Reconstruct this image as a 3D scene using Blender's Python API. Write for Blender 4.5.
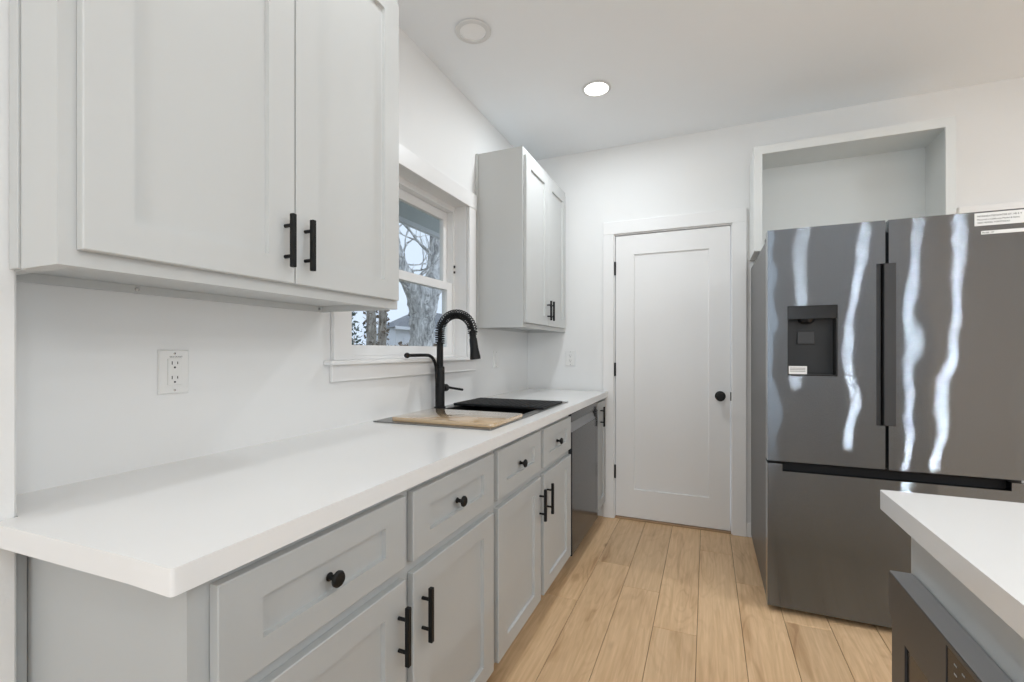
import bpy, bmesh, math, random
from mathutils import Vector, Matrix

for o in list(bpy.data.objects):
    bpy.data.objects.remove(o, do_unlink=True)
SC = bpy.context.scene
COL = SC.collection
PI = math.pi

# ------------------------------------------------------------------ camera
cam = bpy.data.cameras.new('camera')
cam.sensor_fit = 'HORIZONTAL'
cam.sensor_width = 36.0
cam.lens = 460.56 / 1024 * 36
cam.shift_y = (351.06 - 341.0) / 1024
cam.clip_start = 0.02
cam_o = bpy.data.objects.new('camera', cam)
COL.objects.link(cam_o)
cam_o.location = (1.2878, -0.0437, 1.2052)
cam_o.rotation_euler = (PI / 2, 0, math.radians(22.9256))
SC.camera = cam_o

# ------------------------------------------------------------------ view, sky, daylight
SC.view_settings.view_transform = 'Standard'
SC.view_settings.look = 'None'
SC.view_settings.gamma = 1.0
SC.view_settings.use_curve_mapping = False
SC.view_settings.exposure = 0.17
SC.cycles.max_bounces = 12
SC.cycles.diffuse_bounces = 6
SC.cycles.glossy_bounces = 5
SC.cycles.transparent_max_bounces = 12
SC.cycles.sample_clamp_indirect = 6.0
SC.cycles.use_denoising = True

wd = bpy.data.worlds.new('sky')
SC.world = wd
wd.use_nodes = True
bgn = wd.node_tree.nodes['Background']
bgn.inputs['Color'].default_value = (0.74, 0.84, 1.0, 1)
bgn.inputs['Strength'].default_value = 1.05


def area(name, loc, rot, sx, sy, power, col=(1, 1, 1), shape='RECTANGLE', spread=PI):
    l = bpy.data.lights.new(name, 'AREA')
    l.shape = shape
    l.size = sx
    l.size_y = sy
    l.energy = power
    l.color = col
    l.spread = spread
    o = bpy.data.objects.new(name, l)
    COL.objects.link(o)
    o.location = loc
    o.rotation_euler = rot
    return o


# daylight just outside the room's other two windows (behind the camera and on the right)
area('daylight_back_window', (1.45, -4.78, 1.45), (PI / 2, 0, 0), 2.2, 1.9, 58, (0.86, 0.93, 1.0))
area('daylight_right_window', (5.78, -0.9, 1.4), (0, PI / 2, 0), 2.0, 3.0, 27, (0.88, 0.94, 1.0))
CAN_POWER = 13.0
CAN_COL = (0.88, 0.95, 1.0)


# ------------------------------------------------------------------ helpers
def T(bm_new_verts):
    return bm_new_verts


def box(bm, x0, x1, y0, y1, z0, z1, bev=0.0, seg=1):
    x0, x1 = min(x0, x1), max(x0, x1)
    y0, y1 = min(y0, y1), max(y0, y1)
    z0, z1 = min(z0, z1), max(z0, z1)
    vs = [bm.verts.new((x, y, z)) for x in (x0, x1) for y in (y0, y1) for z in (z0, z1)]
    q = [(0, 1, 3, 2), (4, 6, 7, 5), (0, 4, 5, 1), (2, 3, 7, 6), (0, 2, 6, 4), (1, 5, 7, 3)]
    fs = [bm.faces.new([vs[i] for i in f]) for f in q]
    if bev > 0:
        es = list({e for f in fs for e in f.edges})
        bmesh.ops.bevel(bm, geom=es, offset=bev, segments=seg, affect='EDGES', profile=0.5, clamp_overlap=True)


def nb():
    return bmesh.new()


def bx(*a, **k):
    bm = nb()
    box(bm, *a, **k)
    return bm


def frame_of(d):
    d = Vector(d).normalized()
    up = Vector((0, 0, 1)) if abs(d.z) < 0.9 else Vector((1, 0, 0))
    a = d.cross(up).normalized()
    return a, d.cross(a).normalized()


def tube(bm, pts, r, n=10, cap=True):
    """Swept tube along pts with radius r (number or list), parallel-transported frame."""
    pts = [Vector(p) for p in pts]
    rs = r if isinstance(r, (list, tuple)) else [r] * len(pts)
    rings = []
    a = None
    for i, p in enumerate(pts):
        t = (pts[min(i + 1, len(pts) - 1)] - pts[max(i - 1, 0)]).normalized()
        if a is None:
            a, b = frame_of(t)
        else:
            a = (a - t * a.dot(t)).normalized()
            b = t.cross(a)
        rings.append([bm.verts.new(p + (a * math.cos(2 * PI * k / n) + b * math.sin(2 * PI * k / n)) * rs[i]) for k in range(n)])
    for i in range(len(rings) - 1):
        for k in range(n):
            bm.faces.new((rings[i][k], rings[i][(k + 1) % n], rings[i + 1][(k + 1) % n], rings[i + 1][k]))
    if cap:
        bm.faces.new(rings[0][::-1])
        bm.faces.new(rings[-1])


def lathe(bm, prof, origin, axis, n=24):
    """prof: list of (radius, distance along axis)."""
    o = Vector(origin)
    d = Vector(axis).normalized()
    a, b = frame_of(d)
    rings = []
    for r, h in prof:
        if r < 1e-6:
            rings.append([bm.verts.new(o + d * h)])
        else:
            rings.append([bm.verts.new(o + d * h + (a * math.cos(2 * PI * k / n) + b * math.sin(2 * PI * k / n)) * r) for k in range(n)])
    for i in range(len(rings) - 1):
        A, B = rings[i], rings[i + 1]
        for k in range(n):
            k2 = (k + 1) % n
            if len(A) == 1 and len(B) == 1:
                continue
            if len(A) == 1:
                bm.faces.new((A[0], B[k2], B[k]))
            elif len(B) == 1:
                bm.faces.new((A[k], A[k2], B[0]))
            else:
                bm.faces.new((A[k], A[k2], B[k2], B[k]))
    if len(rings[0]) > 1:
        bm.faces.new(rings[0][::-1])
    if len(rings[-1]) > 1:
        bm.faces.new(rings[-1])


def rounded_slab(bm, x0, x1, y0, y1, z0, z1, r, n=6, bev=0.0):
    pts = []
    for cx, cy, a0 in ((x1 - r, y1 - r, 0), (x0 + r, y1 - r, PI / 2), (x0 + r, y0 + r, PI), (x1 - r, y0 + r, 1.5 * PI)):
        for k in range(n + 1):
            a = a0 + PI / 2 * k / n
            pts.append((cx + r * math.cos(a), cy + r * math.sin(a)))
    lo = [bm.verts.new((x, y, z0)) for x, y in pts]
    hi = [bm.verts.new((x, y, z1)) for x, y in pts]
    m = len(pts)
    ft = bm.faces.new(hi)
    fb = bm.faces.new(lo[::-1])
    for k in range(m):
        bm.faces.new((lo[k], lo[(k + 1) % m], hi[(k + 1) % m], hi[k]))
    if bev:
        bmesh.ops.bevel(bm, geom=list(ft.edges) + list(fb.edges), offset=bev, segments=2, affect='EDGES', profile=0.5)


def holed(bm, us, vs, holes, depth, mp, bev=0.0):
    """Slab made from a grid of cells (us x vs) with some cells left out; front at w=0, back at w=depth; mp(u,v,w)->xyz."""
    grid = {}
    for i, u in enumerate(us):
        for j, v in enumerate(vs):
            grid[i, j] = (bm.verts.new(mp(u, v, 0)), bm.verts.new(mp(u, v, depth)))
    solid = {(i, j) for i in range(len(us) - 1) for j in range(len(vs) - 1)} - set(holes)
    for i, j in solid:
        c = [(i, j), (i + 1, j), (i + 1, j + 1), (i, j + 1)]
        bm.faces.new([grid[k][0] for k in c])
        bm.faces.new([grid[k][1] for k in c[::-1]])
        for (di, dj), (p, q) in (((0, -1), (0, 1)), ((1, 0), (1, 2)), ((0, 1), (2, 3)), ((-1, 0), (3, 0))):
            if (i + di, j + dj) not in solid:
                bm.faces.new((grid[c[p]][1], grid[c[q]][1], grid[c[q]][0], grid[c[p]][0]))
    for k in grid.values():
        for v in k:
            if not v.link_faces:
                bm.verts.remove(v)
    if bev:
        bm.edges.ensure_lookup_table()
        f0 = [Vector(mp(0, 0, 0)), Vector(mp(0, 0, 1))]
        n = (f0[1] - f0[0]).normalized()
        w0 = Vector(mp(us[0], vs[0], 0)).dot(n)
        es = [e for e in bm.edges if len(e.link_faces) == 2 and e.calc_face_angle(0) > 0.5
              and all(abs(v.co.dot(n) - w0) < 1e-5 for v in e.verts)]
        bmesh.ops.bevel(bm, geom=es, offset=bev, segments=2, affect='EDGES', profile=0.5)


def shaker(bm, u0, u1, v0, v1, thick, stile, rail, mp, rec=0.0105, bev=0.0018):
    """Five-piece shaker front. Front plane w=0, going back to w=-thick."""
    def ring(a, b, c, d, w):
        return [bm.verts.new(mp(p, q, w)) for p, q in ((a, c), (b, c), (b, d), (a, d))]
    e = bev
    R0 = ring(u0, u1, v0, v1, -thick)
    R1 = ring(u0, u1, v0, v1, -e)
    R2 = ring(u0 + e, u1 - e, v0 + e, v1 - e, 0)
    a, b, c, d = u0 + stile, u1 - stile, v0 + rail, v1 - rail
    R3 = ring(a, b, c, d, 0)
    k = 0.0014
    R4 = ring(a + k, b - k, c + k, d - k, -rec)
    rs = [R0, R1, R2, R3, R4]
    for A, B in zip(rs, rs[1:]):
        for i in range(4):
            j = (i + 1) % 4
            bm.faces.new((A[i], A[j], B[j], B[i]))
    bm.faces.new(R4)
    bm.faces.new(R0[::-1])


MPX = lambda X: (lambda u, v, w: (X + w, u, v))          # faces +X : u = Y, v = Z, w outward
MNX = lambda X: (lambda u, v, w: (X - w, u, v))          # faces -X
MNY = lambda Y: (lambda u, v, w: (u, Y - w, v))          # faces -Y : u = X


def wpos(o):
    p = Vector((0, 0, 0))
    while o is not None:
        p += o.location
        o = o.parent
    return p


def obj(name, bm, mat, parent=None, smooth=False, angle=35, label=None, recalc=True):
    if recalc:
        bmesh.ops.recalc_face_normals(bm, faces=bm.faces)
    me = bpy.data.meshes.new(name)
    off = wpos(parent) if parent is not None else Vector((0, 0, 0))
    if parent is None:
        xs = [v.co for v in bm.verts]
        lo = [min(v[i] for v in xs) for i in range(3)]
        hi = [max(v[i] for v in xs) for i in range(3)]
        off = Vector(((lo[0] + hi[0]) / 2, (lo[1] + hi[1]) / 2, lo[2]))
    for v in bm.verts:
        v.co -= off
    bm.to_mesh(me)
    bm.free()
    o = bpy.data.objects.new(name, me)
    COL.objects.link(o)
    if parent is not None:
        o.parent = parent
    else:
        o.location = off
    for m in (mat if isinstance(mat, (list, tuple)) else [mat]):
        me.materials.append(m)
    if smooth:
        for p in me.polygons:
            p.use_smooth = True
        try:
            me.set_sharp_from_angle(angle=math.radians(angle))
        except Exception:
            pass
    if label:
        o['label'] = label
    return o


def thing(name, label, cat, loc, group=None):
    o = bpy.data.objects.new(name, None)
    o.empty_display_size = 0.1
    COL.objects.link(o)
    o.location = loc
    o['label'] = label
    o['category'] = cat
    if group:
        o['group'] = group
    return o


def tag(o, label, cat, group=None):
    o['label'] = label
    o['category'] = cat
    if group:
        o['group'] = group
    return o


def struct(name, bm, mat, parent=None, label=None, cat=None, **k):
    o = obj(name, bm, mat, parent, **k)
    if parent is None:
        o['kind'] = 'structure'
        o['label'] = label
        o['category'] = cat
    return o


def text_obj(name, s, size, mat, parent, loc, right, up, extrude=0.0002):
    """Lettering as a mesh lying on a surface: loc = left end of the baseline."""
    cu = bpy.data.curves.new(name, 'FONT')
    cu.body = s
    cu.size = size
    cu.extrude = extrude
    t = bpy.data.objects.new(name + '_curve', cu)
    COL.objects.link(t)
    dg = bpy.context.evaluated_depsgraph_get()
    me = bpy.data.meshes.new_from_object(t.evaluated_get(dg))
    bpy.data.objects.remove(t, do_unlink=True)
    r, u = Vector(right).normalized(), Vector(up).normalized()
    n = r.cross(u)
    off = wpos(parent)
    for v in me.vertices:
        c = v.co.copy()
        v.co = Vector(loc) + r * c.x + u * c.y + n * c.z - off
    me.materials.clear()
    me.materials.append(mat)
    o = bpy.data.objects.new(name, me)
    COL.objects.link(o)
    o.parent = parent
    return o


# ------------------------------------------------------------------ materials
def mat(name, col, rough=0.5, metal=0.0, spec=0.5, bump=None, coat=0.0):
    m = bpy.data.materials.new(name)
    m.use_nodes = True
    nt = m.node_tree
    p = nt.nodes['Principled BSDF']
    p.inputs['Base Color'].default_value = (*col, 1)
    p.inputs['Roughness'].default_value = rough
    p.inputs['Metallic'].default_value = metal
    p.inputs['Specular IOR Level'].default_value = spec
    p.inputs['Coat Weight'].default_value = coat
    # slight procedural tone variation everywhere, plus optional bump
    tc = nt.nodes.new('ShaderNodeTexCoord')
    nz = nt.nodes.new('ShaderNodeTexNoise')
    nz.inputs['Scale'].default_value = 3.0
    nz.inputs['Detail'].default_value = 3.0
    nt.links.new(tc.outputs['Object'], nz.inputs['Vector'])
    mx = nt.nodes.new('ShaderNodeMixRGB')
    mx.inputs['Color1'].default_value = (*[c * 0.985 for c in col], 1)
    mx.inputs['Color2'].default_value = (*[min(1, c * 1.015) for c in col], 1)
    nt.links.new(nz.outputs['Fac'], mx.inputs['Fac'])
    nt.links.new(mx.outputs['Color'], p.inputs['Base Color'])
    if bump:
        sc, st, dist = bump
        n2 = nt.nodes.new('ShaderNodeTexNoise')
        n2.inputs['Scale'].default_value = sc
        n2.inputs['Detail'].default_value = 2.0
        nt.links.new(tc.outputs['Object'], n2.inputs['Vector'])
        b = nt.nodes.new('ShaderNodeBump')
        b.inputs['Strength'].default_value = st
        b.inputs['Distance'].default_value = dist
        nt.links.new(n2.outputs['Fac'], b.inputs['Height'])
        nt.links.new(b.outputs['Normal'], p.inputs['Normal'])
    return m


def emis(name, col, s):
    m = bpy.data.materials.new(name)
    m.use_nodes = True
    nt = m.node_tree
    nt.nodes.clear()
    e = nt.nodes.new('ShaderNodeEmission')
    e.inputs['Color'].default_value = (*col, 1)
    e.inputs['Strength'].default_value = s
    o = nt.nodes.new('ShaderNodeOutputMaterial')
    nt.links.new(e.outputs[0], o.inputs[0])
    return m


def glass_mat(name):
    m = bpy.data.materials.new(name)
    m.use_nodes = True
    nt = m.node_tree
    nt.nodes.clear()
    t = nt.nodes.new('ShaderNodeBsdfTransparent')
    t.inputs['Color'].default_value = (0.95, 0.97, 0.97, 1)
    g = nt.nodes.new('ShaderNodeBsdfGlossy')
    g.inputs['Roughness'].default_value = 0.02
    lw = nt.nodes.new('ShaderNodeLayerWeight')
    pw_ = nt.nodes.new('ShaderNodeMath')
    pw_.operation = 'POWER'
    pw_.inputs[1].default_value = 4.0
    nt.links.new(lw.outputs['Facing'], pw_.inputs[0])
    fr = nt.nodes.new('ShaderNodeMath')
    fr.operation = 'MULTIPLY_ADD'
    fr.inputs[1].default_value = 0.4
    fr.inputs[2].default_value = 0.03
    nt.links.new(pw_.outputs[0], fr.inputs[0])
    mx = nt.nodes.new('ShaderNodeMixShader')
    o = nt.nodes.new('ShaderNodeOutputMaterial')
    nt.links.new(fr.outputs[0], mx.inputs[0])
    nt.links.new(t.outputs[0], mx.inputs[1])
    nt.links.new(g.outputs[0], mx.inputs[2])
    nt.links.new(mx.outputs[0], o.inputs[0])
    return m


def steel_mat(name, col, rough=0.12, brush=0.5, wav=0.0):
    """Brushed stainless: fine horizontal grain tilts the normal up and down, so highlights
    stretch into vertical streaks; 'wav' is the slight oil-canning of large thin panels."""
    m = bpy.data.materials.new(name)
    m.use_nodes = True
    nt = m.node_tree
    N, L = nt.nodes, nt.links
    p = N['Principled BSDF']
    p.inputs['Base Color'].default_value = (*col, 1)
    p.inputs['Metallic'].default_value = 1.0
    p.inputs['Roughness'].default_value = rough
    g = N.new('ShaderNodeNewGeometry')

    def grain(scale):
        v = N.new('ShaderNodeVectorMath')
        v.operation = 'SCALE'
        v.inputs['Scale'].default_value = scale
        L.new(g.outputs['Position'], v.inputs[0])
        w = N.new('ShaderNodeTexWhiteNoise')
        w.noise_dimensions = '3D'
        L.new(v.outputs[0], w.inputs['Vector'])
        return w.outputs['Value']

    b = N.new('ShaderNodeMath')
    b.operation = 'MULTIPLY_ADD'
    b.inputs[1].default_value = brush * 2
    b.inputs[2].default_value = -brush
    L.new(grain(9173.0), b.inputs[0])
    cz = N.new('ShaderNodeCombineXYZ')
    L.new(b.outputs[0], cz.inputs['Z'])
    if wav:
        mp2 = N.new('ShaderNodeMapping')
        mp2.inputs['Scale'].default_value = (3.0, 1.0, 2.6)
        L.new(g.outputs['Position'], mp2.inputs['Vector'])
        n2 = N.new('ShaderNodeTexNoise')
        n2.inputs['Scale'].default_value = 1.5
        n2.inputs['Detail'].default_value = 1.0
        L.new(mp2.outputs[0], n2.inputs['Vector'])
        c = N.new('ShaderNodeMath')
        c.operation = 'MULTIPLY_ADD'
        c.inputs[1].default_value = wav
        c.inputs[2].default_value = -wav * 0.5
        L.new(n2.outputs['Fac'], c.inputs[0])
        L.new(c.outputs[0], cz.inputs['X'])
    ad = N.new('ShaderNodeVectorMath')
    ad.operation = 'ADD'
    L.new(g.outputs['Normal'], ad.inputs[0])
    L.new(cz.outputs[0], ad.inputs[1])
    nn = N.new('ShaderNodeVectorMath')
    nn.operation = 'NORMALIZE'
    L.new(ad.outputs[0], nn.inputs[0])
    L.new(nn.outputs[0], p.inputs['Normal'])
    return m


def floor_mat():
    m = bpy.data.materials.new('oak_planks')
    m.use_nodes = True
    nt = m.node_tree
    N, L = nt.nodes, nt.links
    p = N['Principled BSDF']
    p.inputs['Roughness'].default_value = 0.42
    p.inputs['Specular IOR Level'].default_value = 0.35
    tc = N.new('ShaderNodeTexCoord')
    at = N.new('ShaderNodeAttribute')
    at.attribute_name = 'plank'
    add = N.new('ShaderNodeVectorMath')
    add.operation = 'MULTIPLY_ADD'
    L.new(at.outputs['Vector'], add.inputs[0])
    add.inputs[1].default_value = (9.0, 17.0, 5.0)
    L.new(tc.outputs['Object'], add.inputs[2])
    # long grain
    mp = N.new('ShaderNodeMapping')
    mp.inputs['Scale'].default_value = (38.0, 1.7, 1.0)
    L.new(add.outputs[0], mp.inputs['Vector'])
    n1 = N.new('ShaderNodeTexNoise')
    n1.inputs['Scale'].default_value = 1.6
    n1.inputs['Detail'].default_value = 6.0
    n1.inputs['Roughness'].default_value = 0.62
    n1.inputs['Distortion'].default_value = 0.8
    L.new(mp.outputs[0], n1.inputs['Vector'])
    # cathedral figure
    mp2 = N.new('ShaderNodeMapping')
    mp2.inputs['Scale'].default_value = (5.5, 0.9, 1.0)
    L.new(add.outputs[0], mp2.inputs['Vector'])
    n2 = N.new('ShaderNodeTexNoise')
    n2.inputs['Scale'].default_value = 1.5
    n2.inputs['Detail'].default_value = 2.0
    n2.inputs['Distortion'].default_value = 0.6
    L.new(mp2.outputs[0], n2.inputs['Vector'])
    ring = N.new('ShaderNodeMath')
    ring.operation = 'MULTIPLY'
    ring.inputs[1].default_value = 60.0
    L.new(n2.outputs['Fac'], ring.inputs[0])
    sn = N.new('ShaderNodeMath')
    sn.operation = 'SINE'
    L.new(ring.outputs[0], sn.inputs[0])
    # knots
    mp3 = N.new('ShaderNodeMapping')
    mp3.inputs['Scale'].default_value = (5.0, 2.0, 1.0)
    L.new(add.outputs[0], mp3.inputs['Vector'])
    vo = N.new('ShaderNodeTexVoronoi')
    vo.inputs['Scale'].default_value = 1.1
    L.new(mp3.outputs[0], vo.inputs['Vector'])
    kr = N.new('ShaderNodeMapRange')
    kr.inputs['From Min'].default_value = 0.0
    kr.inputs['From Max'].default_value = 0.12
    kr.inputs['To Min'].default_value = 1.0
    kr.inputs['To Max'].default_value = 0.0
    L.new(vo.outputs['Distance'], kr.inputs['Value'])
    base = N.new('ShaderNodeValToRGB')
    e = base.color_ramp.elements
    e[0].position = 0.25
    e[0].color = (0.61, 0.395, 0.210, 1)
    e[1].position = 0.70
    e[1].color = (0.79, 0.55, 0.335, 1)
    L.new(n1.outputs['Fac'], base.inputs['Fac'])
    # soft darker figure in patches, with cathedral lines inside them
    mp4 = N.new('ShaderNodeMapping')
    mp4.inputs['Scale'].default_value = (9.0, 1.5, 1.0)
    L.new(add.outputs[0], mp4.inputs['Vector'])
    n4 = N.new('ShaderNodeTexNoise')
    n4.inputs['Scale'].default_value = 1.3
    n4.inputs['Detail'].default_value = 3.0
    n4.inputs['Distortion'].default_value = 0.4
    L.new(mp4.outputs[0], n4.inputs['Vector'])
    pm = N.new('ShaderNodeMapRange')
    pm.interpolation_type = 'SMOOTHSTEP'
    pm.inputs['From Min'].default_value = 0.48
    pm.inputs['From Max'].default_value = 0.80
    L.new(n4.outputs['Fac'], pm.inputs['Value'])
    m0 = N.new('ShaderNodeMixRGB')
    m0.blend_type = 'MULTIPLY'
    L.new(pm.outputs[0], m0.inputs['Fac'])
    L.new(base.outputs['Color'], m0.inputs['Color1'])
    m0.inputs['Color2'].default_value = (0.73, 0.66, 0.60, 1)
    sr = N.new('ShaderNodeMapRange')
    sr.interpolation_type = 'SMOOTHSTEP'
    sr.inputs['From Min'].default_value = 0.1
    sr.inputs['From Max'].default_value = 1.0
    L.new(sn.outputs[0], sr.inputs['Value'])
    rm = N.new('ShaderNodeMath')
    rm.operation = 'MULTIPLY_ADD'
    rm.inputs[1].default_value = 0.35
    rm.inputs[2].default_value = 0.12
    L.new(pm.outputs[0], rm.inputs[0])
    rf = N.new('ShaderNodeMath')
    rf.operation = 'MULTIPLY'
    L.new(sr.outputs[0], rf.inputs[0])
    L.new(rm.outputs[0], rf.inputs[1])
    m1 = N.new('ShaderNodeMixRGB')
    m1.blend_type = 'MULTIPLY'
    L.new(rf.outputs[0], m1.inputs['Fac'])
    L.new(m0.outputs['Color'], m1.inputs['Color1'])
    m1.inputs['Color2'].default_value = (0.60, 0.48, 0.38, 1)
    m2 = N.new('ShaderNodeMixRGB')
    m2.blend_type = 'MULTIPLY'
    kp = N.new('ShaderNodeMath')
    kp.operation = 'POWER'
    kp.inputs[1].default_value = 1.6
    L.new(kr.outputs[0], kp.inputs[0])
    L.new(kp.outputs[0], m2.inputs['Fac'])
    L.new(m1.outputs['Color'], m2.inputs['Color1'])
    m2.inputs['Color2'].default_value = (0.40, 0.28, 0.20, 1)
    # tone per plank
    hs = N.new('ShaderNodeHueSaturation')
    hr = N.new('ShaderNodeMapRange')
    hr.inputs['To Min'].default_value = 0.92
    hr.inputs['To Max'].default_value = 1.06
    sx = N.new('ShaderNodeSeparateXYZ')
    L.new(at.outputs['Vector'], sx.inputs[0])
    L.new(sx.outputs['X'], hr.inputs['Value'])
    L.new(hr.outputs[0], hs.inputs['Value'])
    L.new(m2.outputs['Color'], hs.inputs['Color'])
    L.new(hs.outputs['Color'], p.inputs['Base Color'])
    b = N.new('ShaderNodeBump')
    b.inputs['Strength'].default_value = 0.08
    b.inputs['Distance'].default_value = 0.002
    L.new(n1.outputs['Fac'], b.inputs['Height'])
    L.new(b.outputs['Normal'], p.inputs['Normal'])
    return m


def bark_mat(name, c0, c1, sc=5.0):
    m = bpy.data.materials.new(name)
    m.use_nodes = True
    nt = m.node_tree
    N, L = nt.nodes, nt.links
    p = N['Principled BSDF']
    p.inputs['Roughness'].default_value = 1.05
    tc = N.new('ShaderNodeTexCoord')
    mp = N.new('ShaderNodeMapping')
    mp.inputs['Scale'].default_value = (sc * 1.8, sc * 1.8, sc * 0.55)
    L.new(tc.outputs['Object'], mp.inputs['Vector'])
    nz = N.new('ShaderNodeTexNoise')
    nz.inputs['Scale'].default_value = 1.6
    nz.inputs['Detail'].default_value = 8.0
    nz.inputs['Roughness'].default_value = 0.7
    nz.inputs['Distortion'].default_value = 1.2
    L.new(mp.outputs[0], nz.inputs['Vector'])
    cr = N.new('ShaderNodeValToRGB')
    cr.color_ramp.elements[0].position = 0.36
    cr.color_ramp.elements[0].color = (*c0, 1)
    cr.color_ramp.elements[1].position = 0.64
    cr.color_ramp.elements[1].color = (*c1, 1)
    L.new(nz.outputs['Fac'], cr.inputs['Fac'])
    L.new(cr.outputs['Color'], p.inputs['Base Color'])
    b = N.new('ShaderNodeBump')
    b.inputs['Strength'].default_value = 1.0
    b.inputs['Distance'].default_value = 0.04
    L.new(nz.outputs['Fac'], b.inputs['Height'])
    L.new(b.outputs['Normal'], p.inputs['Normal'])
    return m


def wood_mat(name, c0, c1, axis=0):
    m = bpy.data.materials.new(name)
    m.use_nodes = True
    nt = m.node_tree
    N, L = nt.nodes, nt.links
    p = N['Principled BSDF']
    p.inputs['Roughness'].default_value = 0.16
    p.inputs['Specular IOR Level'].default_value = 0.7
    p.inputs['Coat Weight'].default_value = 1.0
    p.inputs['Coat Roughness'].default_value = 0.05
    p.inputs['Coat IOR'].default_value = 1.6
    tc = N.new('ShaderNodeTexCoord')
    mp = N.new('ShaderNodeMapping')
    s = [30.0, 30.0, 30.0]
    s[axis] = 2.0
    mp.inputs['Scale'].default_value = s
    L.new(tc.outputs['Object'], mp.inputs['Vector'])
    nz = N.new('ShaderNodeTexNoise')
    nz.inputs['Scale'].default_value = 2.0
    nz.inputs['Detail'].default_value = 4.0
    L.new(mp.outputs[0], nz.inputs['Vector'])
    cr = N.new('ShaderNodeValToRGB')
    cr.color_ramp.elements[0].position = 0.3
    cr.color_ramp.elements[0].color = (*c0, 1)
    cr.color_ramp.elements[1].position = 0.7
    cr.color_ramp.elements[1].color = (*c1, 1)
    L.new(nz.outputs['Fac'], cr.inputs['Fac'])
    L.new(cr.outputs['Color'], p.inputs['Base Color'])
    return m


def quartz_mat():
    m = mat('white_quartz', (0.83, 0.82, 0.81), 0.16, 0, 0.5)
    return m


M = {}
M['wall'] = mat('wall_paint', (0.80, 0.795, 0.785), 0.75, bump=(160, 0.16, 0.003))
M['wall_smooth'] = mat('wall_paint_smooth', (0.80, 0.795, 0.785), 0.55, bump=(60, 0.03, 0.002))
M['ceiling'] = mat('ceiling_paint', (0.90, 0.925, 0.95), 0.85, bump=(140, 0.12, 0.003))
M['trim'] = mat('white_trim_paint', (0.82, 0.81, 0.80), 0.38)
M['cab'] = mat('grey_cabinet_paint', (0.58, 0.585, 0.575), 0.42)
M['cab_base'] = mat('base_cabinet_darker_grey', (0.472, 0.483, 0.482), 0.42)  # base and island cabinets, toned darker and cooler than the upper cabinets
M['cab_white'] = mat('white_cabinet_paint', (0.74, 0.75, 0.735), 0.45)
M['cab_dark'] = mat('cabinet_underside_board', (0.42, 0.42, 0.41), 0.6)
M['quartz'] = quartz_mat()
M['black'] = mat('matte_black_metal', (0.008, 0.008, 0.008), 0.48, 0, 0.25)
M['black_gloss'] = mat('black_gloss_plastic', (0.010, 0.010, 0.011), 0.22, 0, 0.35)
M['black_mat'] = mat('black_rubber', (0.010, 0.010, 0.011), 0.55, 0, 0.25)
M['dark_plastic'] = mat('charcoal_plastic', (0.026, 0.026, 0.027), 0.45, 0, 0.3)
M['mid_plastic'] = mat('grey_plastic', (0.050, 0.050, 0.052), 0.45, 0, 0.3)
M['toe'] = mat('toe_kick_board', (0.30, 0.30, 0.295), 0.6)
M['white_plastic'] = mat('white_plastic', (0.80, 0.79, 0.77), 0.3)
M['slot'] = mat('dark_slot', (0.03, 0.03, 0.03), 0.6)
M['paper'] = mat('white_paper', (0.82, 0.82, 0.81), 0.6)
M['ink'] = mat('black_ink', (0.03, 0.03, 0.03), 0.7)
M['grey_ink'] = mat('grey_ink', (0.34, 0.34, 0.34), 0.7)
M['steel'] = steel_mat('brushed_stainless', (0.200, 0.224, 0.255), 0.035, 0.42, wav=0.05)
M['steel_side'] = mat('grey_fridge_side', (0.13, 0.13, 0.13), 0.4, 0.3)
M['steel_dw'] = mat('dark_stainless', (0.038, 0.040, 0.044), 0.15, 0.2, 0.25)
M['steel_mw'] = mat('dark_microwave_steel', (0.085, 0.09, 0.098), 0.38, 0.6)
M['gunmetal'] = mat('gunmetal_sink', (0.24, 0.235, 0.23), 0.32, 0.9)
M['sink_black'] = mat('black_sink_basin', (0.015, 0.015, 0.016), 0.35)
M['satin_grey'] = mat('satin_grey_metal', (0.32, 0.32, 0.325), 0.5, 0.4)
M['chrome'] = mat('satin_metal', (0.6, 0.6, 0.6), 0.25, 1.0)
M['glass'] = glass_mat('window_glass')
M['floor'] = floor_mat()
M['subfloor'] = mat('dark_subfloor', (0.10, 0.06, 0.035), 0.8)
M['oak'] = mat('oak_threshold', (0.42, 0.27, 0.15), 0.5)
M['bamboo'] = wood_mat('bamboo_board', (0.54, 0.37, 0.21), (0.66, 0.48, 0.30), 0)
M['lamp_on'] = emis('lit_lens', (1.0, 0.96, 0.90), 9.0)
M['lamp_off'] = mat('unlit_lens', (0.93, 0.93, 0.93), 0.5)
M['lamp_ring'] = mat('light_trim_ring', (0.72, 0.72, 0.715), 0.4)
M['bark_grey'] = bark_mat('grey_bark', (0.20, 0.20, 0.195), (0.98, 0.97, 0.95), 4.2)
M['bark_tan'] = bark_mat('tan_bark', (0.26, 0.22, 0.18), (0.72, 0.66, 0.58), 6.0)
M['leaf'] = mat('dark_leaves', (0.07, 0.10, 0.08), 0.6)
M['dry_leaf'] = mat('dry_leaves', (0.22, 0.17, 0.12), 0.8)
M['siding'] = mat('white_siding', (0.80, 0.82, 0.86), 0.7)
M['shingle'] = mat('grey_shingles', (0.24, 0.25, 0.27), 0.9, bump=(30, 0.6, 0.02))
M['soffit'] = mat('grey_green_soffit', (0.45, 0.48, 0.46), 0.7)
M['soffit_light'] = mat('pale_eave_trim', (0.62, 0.64, 0.64), 0.6)
M['ground'] = mat('winter_lawn', (0.22, 0.20, 0.14), 0.95, bump=(20, 0.8, 0.05))

# ------------------------------------------------------------------ room dimensions
YE = 3.312           # end wall
ZC = 2.682           # ceiling
XR, YB = 5.6, -4.6   # right wall, back wall
WT = 0.16            # wall thickness

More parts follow.
